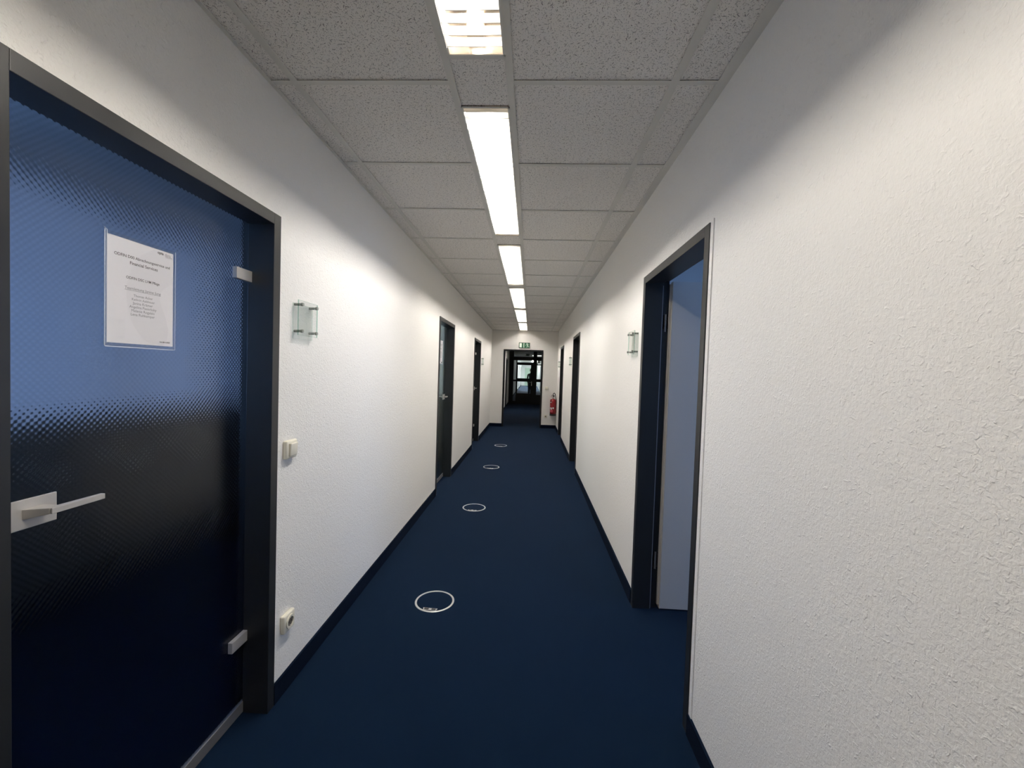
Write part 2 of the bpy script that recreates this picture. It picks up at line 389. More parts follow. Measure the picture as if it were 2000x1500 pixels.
for i, y in enumerate((-1.0, 4.40)):
    mb = MB().box(XR + TW, XO2, y, y + 0.1, 0, TOP)
    struct(mb, 'wall_partition.%03d' % (4 + i), 'inner', 'partition wall between the offices on the right', 'wall')
mb = MB().box(XR + TW, XO2 + 0.2, YE, YE + 0.12, 0, TOP); struct(mb, 'wall_partition.006', 'inner', 'closing wall of the last office on the right', 'wall')
wn = 1
for xx, wl, wz0, wz1 in ((XO - 0.13, LW, 0.94, 2.68), (XO2 + 0.07, RW, 0.60, 2.45)):
    for a, b in wl:
        w = empty('window_%d' % wn, (xx, a, wz0), 'dusk-lit office window with white frame', 'window', kind='structure'); wn += 1
        W_, Z_ = b - a, wz1 - wz0
        m = MB(); k = 0.06
        m.box(0, k, 0, W_, 0, k).box(0, k, 0, W_, Z_ - k, Z_).box(0, k, 0, k, k, Z_ - k).box(0, k, W_ - k, W_, k, Z_ - k).box(0, k, W_ / 2 - k / 2, W_ / 2 + k / 2, k, Z_ - k)
        m.build('window_frame', 'white', w)
        for q in (0, 1):
            MB().box(0.027, 0.033, k + q * (W_ / 2 - k / 2), W_ / 2 - k / 2 + q * (W_ / 2 - k / 2), k, Z_ - k).build('pane', 'pane', w)
        if (a, b) == (2.15, 4.30):
            MB().box(.128, .1295, .02, W_ - .02, .01, Z_ - .01).build('added_blind', 'blind', w)  # unseen blind added to even out the blue glow behind the glass door

# baseboards: carpet skirting
def skirt(name, segs, label):
    mb = MB()
    for s in segs: mb.box(*s)
    return struct(mb, name, 'skirt', label, 'baseboard')
BH, BT = 0.087, 0.011
def runs(y0, y1, doors):
    out = []; y = y0
    for a, b in doors: out.append((y, a)); y = b
    out.append((y, y1)); return out
skirt('baseboard_left', [(XL, XL + BT, a, b, 0, BH) for a, b in runs(Y_BACK, YE, L_DOORS)], 'navy carpet skirting along the left wall')
skirt('baseboard_right', [(XR - BT, XR, a + 0.012 * (i > 0), b, 0, BH) for i, (a, b) in enumerate(runs(Y_BACK, YE, R_DOORS))], 'navy carpet skirting along the right wall')
skirt('baseboard_end', [(XL, E0, YE - BT, YE, 0, BH), (E1, XR, YE - BT, YE, 0, BH)], 'navy carpet skirting along the end wall')
skirt('baseboard_left.001', [(XL2, XL2 + BT, a, b, 0, BH) for a, b in runs(YE + 0.15, Y_P, [(16.3, 17.14)])], 'navy skirting in the unlit stretch, left')
skirt('baseboard_right.001', [(XR2 - BT, XR2, YE + 0.15, Y_P, 0, BH)], 'navy skirting in the unlit stretch, right')
skirt('baseboard_left.002', [(-1.05, -1.05 + BT, a, b, 0, BH) for a, b in runs(Y_P + .08, Y_FAR, FL_DOORS)], 'dark skirting beyond the glass partition, left')

# ------------------------------------------------------------------ suspended ceiling
ceil = empty('ceiling.001', (0, 0, H), 'suspended ceiling of fissured grey mineral tiles in a metal grid', 'ceiling', kind='structure')
P, Y0 = 0.625, 1.596
XB1, XC1, XC2, XB2 = (-0.9754, -0.9478), (-0.3557, -0.3290), (-0.1293, -0.1026), (0.4870, 0.5169)
FT = 0.0012
for x0, x1 in (XB1, XC1, XC2, XB2):
    MB().box(x0, x1, Y_BACK, YE, 0, FT).box((x0 + x1) / 2 - .001, (x0 + x1) / 2 + .001, Y_BACK, YE, FT, 0.035).build('main_runner', 'grid', ceil)
MB().box(XL, -1.0512, Y_BACK, YE, -0.0008, FT).box(XL, XL + .001, Y_BACK, YE, FT, .02).build('wall_angle', 'grid', ceil)
MB().box(0.6575, XR, Y_BACK, YE, -0.0008, FT).box(XR - .001, XR, Y_BACK, YE, FT, .02).build('wall_angle', 'grid', ceil)
MB().box(-1.0512, 0.6575, YE - 0.02, YE, -0.0008, FT).build('wall_angle', 'grid', ceil)
cols = [(-1.0580, XB1[0] + 0.009), (XB1[1] - 0.009, XC1[0] + 0.009), (XC2[1] - 0.009, XB2[0] + 0.009), (XB2[1] - 0.009, 0.664)]
barspans = [(-1.0512, XB1[0]), (XB1[1], XC1[0]), (XC2[1], XB2[0]), (XB2[1], 0.6575)]
ks = list(range(-9, 16))
tile_mesh = {}
ZT = 0.0042
def tile_obj(x0, x1, y0, y1):
    key = (round(x1 - x0, 4), round(y1 - y0, 4))
    if key not in tile_mesh:
        o = MB().box(0, x1 - x0, 0, y1 - y0, 0, 0.015).build('ceiling_tile', 'tile', ceil, bevel=0.0006, segs=1); tile_mesh[key] = o.data
    else:
        o = bpy.data.objects.new('ceiling_tile', tile_mesh[key]); COL.objects.link(o); o.parent = ceil
    o.location = (x0, y0, ZT + random.uniform(0, 0.0008)); return o
bar_mesh = {}
for n, k in enumerate(ks):
    yb = Y0 + P * k
    ya, yz = max(yb + 0.015, Y_BACK + .005), min(yb + P + 0.009, YE - 0.005)
    if yz > ya + 0.02:
        for x0, x1 in cols: tile_obj(x0, x1, ya, yz)
    if Y_BACK < yb < YE - 0.03:
        for i, (x0, x1) in enumerate(barspans):
            if i in bar_mesh: put(None, 'cross_bar', bar_mesh[i], (x0, yb, 0.0002), ceil)
            else:
                o = MB().box(0, x1 - x0, 0, 0.024, 0, FT).box(0, x1 - x0, 0.011, 0.013, FT, 0.035).build('cross_bar', 'grid', ceil); o.location = (x0, yb, 0.0002); bar_mesh[i] = o.data

# light fittings
FIT = [(-0.165, 1.473), (1.751, 3.382), (3.623, 5.272), (5.469, 7.177), (7.374, 9.125), (9.318, YE - 0.012), (14.25, 16.10)]
X0F, X1F = XC1[1] - .003, XC2[0] + .003
for (a, b), (c, d) in zip(FIT[:5], FIT[1:6]):
    tile_obj(X0F - .004, X1F + .004, b + 0.008, c - 0.004)
    MB().box(XC1[1], XC2[0], b, b + 0.016, 0, FT).build('cross_bar', 'grid', ceil)
LBL = {0: 'louvred strip light nearest the camera, cut by the top of the picture', 1: 'long glaring white louvred strip light, second from the camera',
       2: 'louvred strip light, third from the camera', 3: 'louvred strip light, fourth from the camera', 4: 'louvred strip light, fifth from the camera',
       5: 'small louvred strip light touching the end wall above the exit sign',
       6: 'louvred strip light behind the passage opening'}
wX = X1F - X0F
for i, (a, b) in enumerate(FIT):
    t = empty('strip_light', ((X0F + X1F) / 2, a, H), LBL[i], 'ceiling light', 'recessed strip lights along the corridor ceiling')
    Ln = b - a; hw = wX / 2; top = 0.088
    m = MB()
    m.box(-hw, -hw + .004, 0, Ln, 0.001, top).box(hw - .004, hw, 0, Ln, 0.001, top).box(-hw, hw, 0, .004, 0.001, top).box(-hw, hw, Ln - .004, Ln, 0.001, top).box(-hw, hw, 0, Ln, top, top + .004)
    m.build('housing', 'reflector', t)
    MB().box(-hw + .0042, -hw + .006, .005, Ln - .005, .002, top - .002).box(hw - .006, hw - .0042, .005, Ln - .005, .002, top - .002).build('side_lining', 'sidewhite', t)
    m = MB(); rz0, rz1 = -0.0025, 0.001
    m.box(-hw, -hw + .0065, 0, Ln, rz0, rz1).box(hw - .0065, hw, 0, Ln, rz0, rz1).box(-hw, hw, 0, .007, rz0, rz1).box(-hw, hw, Ln - .007, Ln, rz0, rz1)
    m.build('rim', 'fitting', t)
    MB().cyl((0, 0.05, 0.056), (0, Ln - (0.10 if i != 5 else 0.18), 0), 0.013, n=12).build('tube', 'tube_weak' if i == 0 else 'tube', t, smooth=True)
    for yy in (0.012, Ln - 0.05):
        e = MB().box(-.03, .03, yy, yy + .036, 0.04, top).build('tube_holder', 'brown', t, bevel=.003, segs=1)
    # louvre: two side reflectors and cross blades of V section
    pitch = 0.0472; nb = int((Ln - 0.012) / pitch); off = (Ln - (nb - 1) * pitch) / 2
    h0, h1 = 0.0015, 0.0275
    prof = [(-0.0012, h0), (0.0012, h0), (0.0055, h1), (-0.0055, h1)]
    if i in (0, 1, 2):
        bl = MB().prism([(p[0], p[1]) for p in prof], -hw + .008, hw - .008, 'x')
        me = bl.build('lamella', 'lamella', t); me.location = (0, off, 0); base = me.data
        for j in range(1, nb): put(None, 'lamella', base, (0, off + j * pitch, 0), t)
    else:
        bl = MB()
        for j in range(nb): bl.prism([(p[0] + off + j * pitch, p[1]) for p in prof], -hw + .008, hw - .008, 'x')
        bl.build('louvre', 'lamella', t)['kind'] = 'stuff'
    m = MB()
    m.prism([(-hw + .005, h0), (-hw + .009, h0), (-hw + .0065, h1), (-hw + .005, h1)], .004, Ln - .004, 'y')
    m.prism([(hw - .009, h0), (hw - .005, h0), (hw - .005, h1), (hw - .0065, h1)], .004, Ln - .004, 'y')
    m.build('side_reflector', 'sidewhite', t)

# ceiling of the unlit stretch and beyond
ceil2 = empty('ceiling.002', (0, 0, H), 'suspended ceiling behind the passage opening', 'ceiling', kind='structure')
y = YE + 0.15
c2 = [(-1.05, X0F - .002), (X0F - .001, X1F + .001), (X1F + .002, XR2)]
tm = {}
while y < Y_FAR:
    y2 = min(y + P, Y_FAR)
    for j, (a, b) in enumerate(c2):
        if (y < Y_P + .05 < y2 + .02) or (j == 1 and 14.1 < y < 16.0) or y2 - y < P - .01: continue
        if j not in tm:
            o = MB().box(a, b, 0, P - 0.024, 0.004, 0.019).build('ceiling_tile', 'tile', ceil2); o.location = (0, y + .024, 0); tm[j] = o.data
        else: put(None, 'ceiling_tile', tm[j], (0, y + .024, 0), ceil2)
    y = y2
m = MB(); y = YE + 0.15
while y < Y_FAR:
    m.box(-1.05, X0F - .002, y, y + .024, 0, FT).box(X1F + .002, XR2, y, y + .024, 0, FT); y += P
m.build('cross_bars', 'grid', ceil2)['kind'] = 'stuff'

# ------------------------------------------------------------------ door frames
def frame_parts(t, side, w, hgt, face=0.045, depth=0.10, mat='steel'):
    """frame in door frame coordinates: +x points into the corridor, y along the wall 0..w; side mirrors x"""
    pr = 0.009
    def B(x0, x1, *r): return (x0 * side, x1 * side) + r
    m = MB()
    m.box(*B(-depth, pr, 0, face, 0, hgt)); m.box(*B(-depth, pr, w - face, w, 0, hgt)); m.box(*B(-depth, pr, face, w - face, hgt - face, hgt))
    m.box(*B(-depth - .045, -depth, 0, face - .020, 0, hgt)); m.box(*B(-depth - .045, -depth, w - face + .020, w, 0, hgt)); m.box(*B(-depth - .045, -depth, face - .020, w - face + .020, hgt - face + .020, hgt))
    return m.build('door_frame', mat, t, bevel=0.0015, segs=2)

def glass_door(num, y0, y1, glassmat, label, lever_near, hinge_at):
    w = y1 - y0
    t = empty('door_%d' % num, (XL, y0, 0), label, 'door', kind='structure')
    frame_parts(t, 1, w, D_TOP)
    gx = -0.108
    ga, gb = 0.028, w - 0.028
    g = MB().box(gx, gx + .008, ga, gb, 0.047, D_TOP - 0.028).build('glass_leaf', glassmat, t)
    MB().box(gx - .006, gx + .012, ga, gb, 0.004, 0.050).build('bottom_rail', 'alu_dull', t, bevel=.001, segs=1)
    for yy in (ga - .002, gb - .0015):
        MB().box(gx, gx + .0095, yy, yy + .0035, 0.05, D_TOP - .03).build('gasket', 'gasket', t)
    # hinges on the hinge side
    for z in (0.311, 1.800):
        s = 1 if hinge_at == 'far' else -1
        yb = gb if s > 0 else ga
        hN = MB().box(gx + .008, gx + .026, yb - s * .104, yb - s * .001, z, z + .044).build('hinge', 'alu', g, bevel=.0012, segs=2)
    # lever set
    if lever_near == 'near': yc, s = 0.915 - y0, 1
    else: yc, s = w - 0.135, -1
    zc = 1.102
    mh = MB().box(gx + .008, gx + .013, yc - s * .070, yc + s * .045, zc - .034, zc + .036).build('handle_plate', 'alu', g, bevel=.0016, segs=2)
    m = MB(); x0 = gx + .013; bm = m.bm
    # tapering neck: wide at the plate, narrow where it meets the grip
    A = [(x0, yc - s * .026, zc - .011), (x0, yc + s * .018, zc - .011), (x0, yc + s * .018, zc + .013), (x0, yc - s * .026, zc + .013)]
    B_ = [(x0 + .047, yc - s * .009, zc + .000), (x0 + .037, yc + s * .016, zc + .000), (x0 + .037, yc + s * .016, zc + .014), (x0 + .047, yc - s * .009, zc + .014)]
    va = [bm.verts.new(p) for p in A]; vb = [bm.verts.new(p) for p in B_]
    bm.faces.new(va[::-1]); bm.faces.new(vb)
    for q in range(4): bm.faces.new((va[q], va[(q + 1) % 4], vb[(q + 1) % 4], vb[q]))
    m.prism([(x0 + .037, yc + s * .014), (x0 + .049, yc - s * .009), (x0 + .053, yc - s * .009), (x0 + .053, yc + s * .112), (x0 + .041, yc + s * .112)], zc + .0, zc + .014, 'z')
    m.build('handle', 'alu', g, bevel=.0012, segs=2)
    return t
d1 = glass_door(1, *L_DOORS[0], 'glass1', 'blue-lit dimpled glass door in anthracite frame, nearest on the left', 'near', 'far')
d2 = glass_door(2, *L_DOORS[1], 'glass2', 'grey-green glass door in anthracite frame, second on the left', 'far', 'near')
d3 = glass_door(3, *L_DOORS[2], 'glass2', 'dark glass door in anthracite frame, third on the left', 'near2', 'far')

# right side: open doorway with the leaf swung into the office
y0, y1 = R_DOORS[0]; w = y1 - y0
d4 = empty('door_4', (XR, y0, 0), 'open doorway in anthracite frame with pale leaf swung inwards, nearest on the right', 'door', kind='structure')
frame_parts(d4, -1, w, D_TOP + .006)
MB().box(.1005, .104, w - .0445, w - .040, 0.004, D_TOP - .05).build('gasket', 'gasket', d4)
MB().box(-.0045, 0, -.026, -.0005, 0, D_TOP + .014).build('plaster_bead', 'wall', d4)
lf = empty('leaf', (0.158, w - .052, 0), None); lf.parent = d4
o = MB().box(0.0, 0.86, 0.004, 0.044, 0.008, 2.058).build('panel', 'leaf', lf, bevel=.001, segs=1); o['label'] = 'pale grey laminate door panel'
o = MB().box(-0.0125, -0.0005, 0.012, 0.044, 0.028, 2.045).build('rebate_edge', 'leafedge', lf, bevel=.001, segs=1); o['label'] = 'worn cream rebated door edge'
MB().box(-0.0006, 0.004, 0.0035, 0.0445, 0.008, 2.058).build('edge_strip', 'leafedge', lf)
for z in (0.25, 1.75):
    m = MB().cyl((-.030, .030, z), (0, 0, .035), .0075, n=12).cyl((-.030, .030, z + .037), (0, 0, .035), .0075, n=12).cyl((-.030, .030, z + .074), (0, 0, .035), .0075, n=12)
    m.box(-.045, -.004, .027, .031, z + .01, z + .10)
    m.build('hinge', 'alu_dull', lf)
m = MB().box(0.79, 0.83, -.001, 0.004, 0.96, 1.16); m.cyl((.81, -.001, 1.10), (0, -.045, 0), .009, n=12).box(.70, .82, -.055, -.043, 1.092, 1.108); m.build('handle', 'alu', lf, bevel=.001, segs=1)
# right: two further closed doors
for num, (a, b), lb in ((5, R_DOORS[1], 'closed dark door in anthracite frame, second on the right'), (6, R_DOORS[2], 'closed dark door in anthracite frame, farthest on the right')):
    t = empty('door_%d' % num, (XR, a, 0), lb, 'door', kind='structure'); w = b - a
    frame_parts(t, -1, w, D_TOP)
    l = MB().box(.1005, .14, .03, w - .03, .006, D_TOP - .03).build('leaf', 'steel', t, bevel=.001, segs=1)
    MB().box(.097, .1005, .07, .11, .98, 1.16).cyl((.0975, .09, 1.10), (-.05, 0, 0), .009, n=12).box(.046, .058, .082, .20, 1.092, 1.108).build('handle', 'alu', l, bevel=.001, segs=1)

# passage opening lining
t = empty('door_7', (E0, YE, 0), 'doorless passage opening with dark steel lining in the end wall', 'door', kind='structure')
w = E1 - E0; f = 0.04
MB().box(0, f, -.009, .16, 0, ET).box(w - f, w, -.009, .16, 0, ET).box(f, w - f, -.009, .16, ET - f, ET).build('door_frame', 'jet', t, bevel=.0015)
# door in the left wall of the unlit stretch
t = empty('door_8', (XL2, 16.30, 0), 'dark door in the left wall of the unlit stretch', 'door', kind='structure')
frame_parts(t, 1, 0.84, 2.0)
MB().box(-.14, -.101, .03, .81, .006, 1.97).build('leaf', 'steel', t)

# ------------------------------------------------------------------ glass partition
pt = empty('door_9', (0, Y_P, 0), 'black steel and glass partition with a glazed door across the corridor', 'door', kind='structure')
def bar(x0, x1, z0, z1, name='frame_bar', d0=0.0, d1=0.06, par=None): return MB().box(x0, x1, d0, d1, z0, z1).build(name, 'black', par or pt, bevel=.002, segs=1)
bar(XL2, -0.80, 0, H); bar(XR2 - .26, XR2, 0, H); bar(0.09, 0.262, 0, H, 'post'); bar(-0.682, -0.640, 0, 2.01, 'post')
bar(-0.80, XR2 - .26, 2.008, 2.175, 'header'); bar(-0.80, XR2 - .26, H - .04, H, 'header'); bar(-0.80, -0.682, 0, 0.14); bar(0.262, 0.46, 0, 0.45)
bar(-0.80, -0.682, 1.04, 1.12, 'crossbar'); bar(0.262, 0.46, 1.04, 1.17, 'crossbar'); bar(0.262, 0.46, 1.80, 1.86, 'crossbar')
bar(-0.64, 0.09, 1.85, 1.915, 'crossbar')
for x0, x1, z0, z1 in ((-0.80, -0.682, .14, 1.04), (-0.80, -0.682, 1.12, 2.008), (0.262, 0.46, .45, 1.04), (0.262, 0.46, 1.17, 1.80), (0.262, 0.46, 1.86, 2.008), (-0.64, 0.09, 1.915, 2.008), (-0.80, 0.09, 2.175, H - .04), (0.262, 0.46, 2.175, H - .04)):
    MB().box(x0, x1, .027, .033, z0, z1).build('pane', 'pane', pt)
dl = empty('door_leaf', (-0.64, 0.0, 0)); dl.parent = pt
W = 0.73
m = MB().box(0, .022, .002, .055, .01, 1.85).box(W - .10, W, .002, .055, .01, 1.85).box(.022, W - .10, .002, .055, 1.80, 1.85).box(.022, W - .10, .002, .055, 1.04, 1.19).box(.022, W - .10, .002, .055, .01, .50)
m.build('leaf_frame', 'black', dl, bevel=.002, segs=1)
for z0, z1 in ((.50, 1.04), (1.19, 1.80)): MB().box(.022, W - .10, .026, .032, z0, z1).build('pane', 'pane', dl)
MB().cyl((W - .05, 0, 1.02), (0, -.045, 0), .009, n=10).box(W - .17, W - .04, -.052, -.042, 1.012, 1.028).box(W - .07, W - .035, -.003, .002, .86, 1.06).build('handle', 'alu', dl)
for q, (a, b) in enumerate(FL_DOORS):
    t = empty('door_%d' % (10 + q), (-1.05, a, 0), 'dark framed door on the left beyond the glass partition', 'door', kind='structure')
    frame_parts(t, 1, b - a, 2.0); MB().box(-.14, -.101, .03, b - a - .03, .006, 1.97).build('leaf', 'steel', t)
t = empty('door_13', (-0.72, Y_FAR, 0), 'pale green double door at the far end of the corridor', 'door', kind='structure')
MB().box(0, .05, -.03, 0, 0, 2.0).box(1.15, 1.20, -.03, 0, 0, 2.0).box(.05, 1.15, -.03, 0, 1.95, 2.0).build('door_frame', 'bright', t, bevel=.002, segs=1)
for a in (0.055, 0.602): MB().box(a, a + .543, -.022, 0, .01, 1.945).build('leaf', 'mint', t, bevel=.002, segs=1)

t = empty('low_cupboard', (-2.80, 6.42, 0), 'dark low cupboard inside the second office on the left', 'cupboard')
MB().box(0, 1.50, 0, .47, 0.06, 1.02).build('body', 'cupboard', t, bevel=.002, segs=1); MB().box(-.01, 1.51, -.015, .475, 1.02, 1.045).build('top', 'cupboard', t, bevel=.002, segs=1)
MB().box(.03, 1.47, .03, .45, 0, .06).build('plinth', 'rubber', t)
for q in range(3):
    d = MB().box(.005 + q * .498, .494 + q * .498, -.018, 0, .07, 1.01).build('door', 'cupboard', t, bevel=.002, segs=1)
    MB().box(.43 + q * .498, .44 + q * .498, -.045, -.018, .75, .87).build('handle', 'alu', d)
for yy, lb in ((1.29, 'low cupboard added to darken the view through the blue-lit glass door, nearer one'), (2.82, 'low cupboard added to darken the view through the blue-lit glass door, farther one')):
    c = copy_tree(t); c.rotation_euler = (0, 0, math.pi / 2); c.location = (XO + .485, yy, 0); c['label'] = lb  # unseen pair added so the lower door glass turns dark
t = empty('panel_light', (-2.9, 5.0, TOP), 'lit square ceiling lamp inside the second office on the left', 'ceiling light')
MB().box(-.31, .31, 0, .62, -.05, .0).build('frame', 'fitting', t); MB().box(-.29, .29, .02, .60, -.052, -.0501).build('diffuser', 'glow2', t)

# lit panels beyond the partition
for q, yy in enumerate((26.2, 34.2, 38.2, 42.2)):
    t = empty('panel_light', (0.35, yy, H), 'bright square ceiling light beyond the glass partition, ' + ('nearest to it', 'second from it', 'third from it', 'farthest from it')[q], 'ceiling light', 'square ceiling lights beyond the glass partition')
    ln = 1.3 if q == 0 else .62
    MB().box(-.32, .32, 0, ln, -.012, .0).build('frame', 'fitting', t); MB().box(-.30, .30, .02, ln - .02, -.014, -.0121).build('diffuser', 'glow3' if q == 0 else 'glow', t)

# ------------------------------------------------------------------ floor sockets
def floor_box(y, label, x=-0.562):
    t = empty('floor_outlet', (x, y, 0), label, 'floor outlet', 'round floor outlets in the carpet')
    R, r = 0.1235, 0.1105; n = 56
    m = MB(); bm = m.bm; prof = [(R, 0.0002), (R - .002, .0022), (R - .006, .0032), (r + .002, .0026), (r, .0002)]
    rings = [[bm.verts.new((q * math.cos(2 * math.pi * i / n), q * math.sin(2 * math.pi * i / n), z)) for i in range(n)] for q, z in prof]
    rings.append(rings[0])
    for a, b in zip(rings, rings[1:]):
        for i in range(n): bm.faces.new((a[i], a[(i + 1) % n], b[(i + 1) % n], b[i]))
    m.build('ring', 'ring', t, smooth=True)
    MB().lathe((0, 0, 0), [(r - .0035, 0.0002), (r - .0035, 0.0015)], 48).build('carpet_lid', 'carpet', t)
    # finger grip: metal clip with two dark slots at the near edge
    g = MB(); g.prism([(-.042, -.104), (.038, -.104), (.043, -.084), (-.047, -.084)], .0008, .0034, 'z'); g = g.build('grip', 'ring', t)
    for x0, x1 in ((-.038, -.010), (.008, .034)): MB().box(x0, x1, -.1015, -.0865, .0034, .0039).build('slot', 'rubber', g)
    t.rotation_euler = (0, 0, -0.06)
    return t
fb = floor_box(2.552, 'metal-ringed round floor outlet nearest the camera')
for y, x, l in ((4.368, -.562, 'metal-ringed round floor outlet, second from the camera'), (6.27, -.560, 'metal-ringed round floor outlet, third from the camera'), (8.14, -.553, 'metal-ringed round floor outlet farthest from the camera')):
    c = copy_tree(fb); c.location = (x, y, 0); c['label'] = l

# ------------------------------------------------------------------ door name plates of glass
def plate(label, loc, flip):
    """two glass sheets on four pins; local +x points away from the wall"""
    t = empty('glass_door_sign', loc, label, 'door sign', 'glass door signs on the walls', rot=math.pi if flip else 0)
    W, Hh = .160, .155
    for x0, nm, dz in ((0.002, 'back_sheet', -0.014), (0.026, 'front_sheet', 0)):
        g = MB().box(x0, x0 + .004, 0, W, dz, Hh + dz).build(nm, 'plate', t)
        m = MB(); e = .0012
        em = 'edge' if nm == 'front_sheet' else 'edge2'
        for bb, mt in (((-e, 0, dz, Hh + dz), em), ((W, W + e, dz, Hh + dz), em), ((0, W, Hh + dz, Hh + dz + e), 'edge2'), ((0, W, dz - e, dz), 'edge2')):
            MB().box(x0, x0 + .004, *bb).build('sheet_edge', mt, g)
    for py in (.018, W - .018):
        for pz in (.018, Hh - .018):
            MB().cyl((0, py, pz), (.0255, 0, 0), .0060, n=12).cyl((.0305, py, pz), (.010, 0, 0), .0075, n=12).build('stand_off', 'pin', t, smooth=True)
    return t
p0 = plate('clear glass door sign with steel pins, left wall beside the blue-lit door', (XL, 1.790, 1.604), False)
def cp(loc, flip, label):
    c = copy_tree(p0); c.location = loc; c.rotation_euler = (0, 0, math.pi if flip else 0); c['label'] = label; return c
cp((XL, 8.73, 1.595), False, 'clear glass door sign, left wall near the end beyond the third door')
cp((XR, 2.905, 1.613), True, 'clear glass door sign, right wall beside the open doorway')
cp((XR, 7.30, 1.610), True, 'clear glass door sign, right wall beyond the second dark door')
cp((XR, 10.16, 1.610), True, 'clear glass door sign, right wall beside the farthest door')

# ------------------------------------------------------------------ switches and sockets (local: +x off the wall, y along, z up)
def switch(loc, rot, label, group=None):
    t = empty('light_switch', loc, label, 'light switch', rot=rot)
    MB().box(0, .020, -.041, .041, -.041, .041).build('plate', 'cream', t, bevel=.007, segs=3, smooth=True)
    m = MB().box(.018, .030, -.027, .027, -.029, .029); r = m.build('rocker', 'cream', t, bevel=.004, segs=3, smooth=True)
    for v in r.data.vertices:
        if v.co.x > .024: v.co.x += v.co.z * 0.07
    return t
def socket(loc, rot, label):
    t = empty('wall_socket', loc, label, 'socket', rot=rot)
    MB().box(0, .022, -.041, .041, -.041, .041).build('plate', 'cream', t, bevel=.007, segs=3, smooth=True)
    n = 28; m = MB(); bm = m.bm
    prof = [(.030, .021), (.030, .027), (.0215, .027), (.0205, .012), (.0001, .012)]
    rings = [[bm.verts.new((z, r * math.cos(2 * math.pi * i / n), r * math.sin(2 * math.pi * i / n))) for i in range(n)] for r, z in prof]
    for a, b in zip(rings, rings[1:]):
        for i in range(n): bm.faces.new((a[i], a[(i + 1) % n], b[(i + 1) % n], b[i]))
    m.build('insert', 'cream', t, smooth=True)
    m = MB().cyl((.0125, 0, 0), (.0105, 0, 0), .0198, n=24); w_ = m.build('well', 'shade', t)
    for s in (-1, 1): MB().cyl((.0225, s * .0095, 0), (.0015, 0, 0), .003, n=10).build('pin_hole', 'rubber', w_)
    for s in (-1, 1): MB().box(.0205, .0262, -.0035, .0035, s * .0185 - .002, s * .0185 + .002).build('earth_clip', 'alu', w_)
    return t
switch((XL, 1.775, 1.096), 0, 'cream light switch on the left wall beside the blue-lit door')
socket((XL, 1.775, 0.318), 0, 'cream wall socket low on the left wall beside the blue-lit door')
switch((0.424, YE, 1.065), -math.pi / 2, 'cream light switch on the end wall, up left of the fire extinguisher')
socket((0.424, YE, 0.315), -math.pi / 2, 'cream wall socket low on the end wall beside the passage opening')

# ------------------------------------------------------------------ exit sign on the end wall
def poly(pts, x_, name, mat, parent, th=.0012):
    """flat shape on the sign: pts (u right, v up) in metres, facing -Y"""
    m = MB(); m.prism(pts, -x_ - th, -x_, 'y'); return m.build(name, mat, parent)
def exit_sign(loc, label, sw=.294, sh=.147):
    t = empty('exit_sign', loc, label, 'exit sign')
    MB().box(0, sw, -.018, 0, 0, sh).build('housing', 'signframe', t, bevel=.002, segs=1)
    MB().box(.008, sw - .008, -.0195, -.018, .008, sh - .008).build('panel', 'green', t)
    z = .0195
    s = sh / .147
    poly([(.018 * s, .018 * s), (.078 * s, .018 * s), (.078 * s, .129 * s), (.018 * s, .129 * s)], z, 'pictogram', 'signwhite', t)
    poly([(.120 * s, .014 * s), (.142 * s, .014 * s), (.142 * s, .133 * s), (.120 * s, .133 * s)], z, 'pictogram', 'signwhite', t)
    man = MB()
    def seg(a, b, r0, r1):
        a, b = Vector(a) * s, Vector(b) * s; d = (b - a).normalized(); nn = Vector((-d.y, d.x)); r0 *= s; r1 *= s
        man.prism([tuple(a - nn * r0), tuple(b - nn * r1), tuple(b + nn * r1), tuple(a + nn * r0)], -z - .0012, -z, 'y')
    hd = [(.213 * s + .011 * s * math.cos(i * math.pi / 6), .122 * s + .011 * s * math.sin(i * math.pi / 6)) for i in range(12)]
    man.prism(hd, -z - .0012, -z, 'y')
    seg((.215, .106), (.240, .066), .011, .009)      # trunk
    seg((.216, .104), (.245, .112), .005, .004); seg((.245, .112), (.262, .096), .004, .004)   # rear arm
    seg((.214, .100), (.190, .085), .005, .004); seg((.190, .085), (.180, .070), .004, .004)   # front arm
    seg((.236, .070), (.218, .050), .008, .006); seg((.218, .050), (.212, .018), .006, .005)   # front leg
    seg((.240, .066), (.250, .042), .008, .006); seg((.250, .042), (.278, .032), .006, .005)   # rear leg
    man.build('pictogram', 'signwhite', t)
    return t
exit_sign((-0.346, YE, 2.108), 'green and white running man exit sign above the passage opening')
exit_sign((-0.30, Y_P - .001, 2.215), 'unlit dark exit sign hanging on the glass partition', .20, .10)

# ------------------------------------------------------------------ fire extinguisher
t = empty('fire_extinguisher', (0.608, YE - 0.100, 0.352), 'red fire extinguisher with black hose hung in the right corner of the end wall', 'fire extinguisher')
MB().lathe((0, 0, 0), [(.060, .018), (.080, .022), (.083, .045), (.083, .398), (.079, .418), (.062, .432), (.030, .440), (.022, .450)], 32).build('cylinder', 'red', t, smooth=True)
MB().lathe((0, 0, 0), [(.074, 0), (.0845, .002), (.0845, .045), (.083, .05)], 32).build('base_ring', 'rubber', t, smooth=True)
v = MB().lathe((0, 0, .445), [(.020, 0), (.020, .03), (.015, .034), (.015, .05)], 16).box(-.045, .012, -.009, .009, .485, .50).build('valve', 'brass', t, smooth=True)
MB().box(-.060, .03, -.010, .010, .525, .537).box(-.005, .03, -.010, .010, .497, .53).build('lever', 'rubber', v, bevel=.002, segs=1)
MB().box(-.075, .02, -.010, .010, .497, .506).build('carry_handle', 'rubber', v, bevel=.002, segs=1)
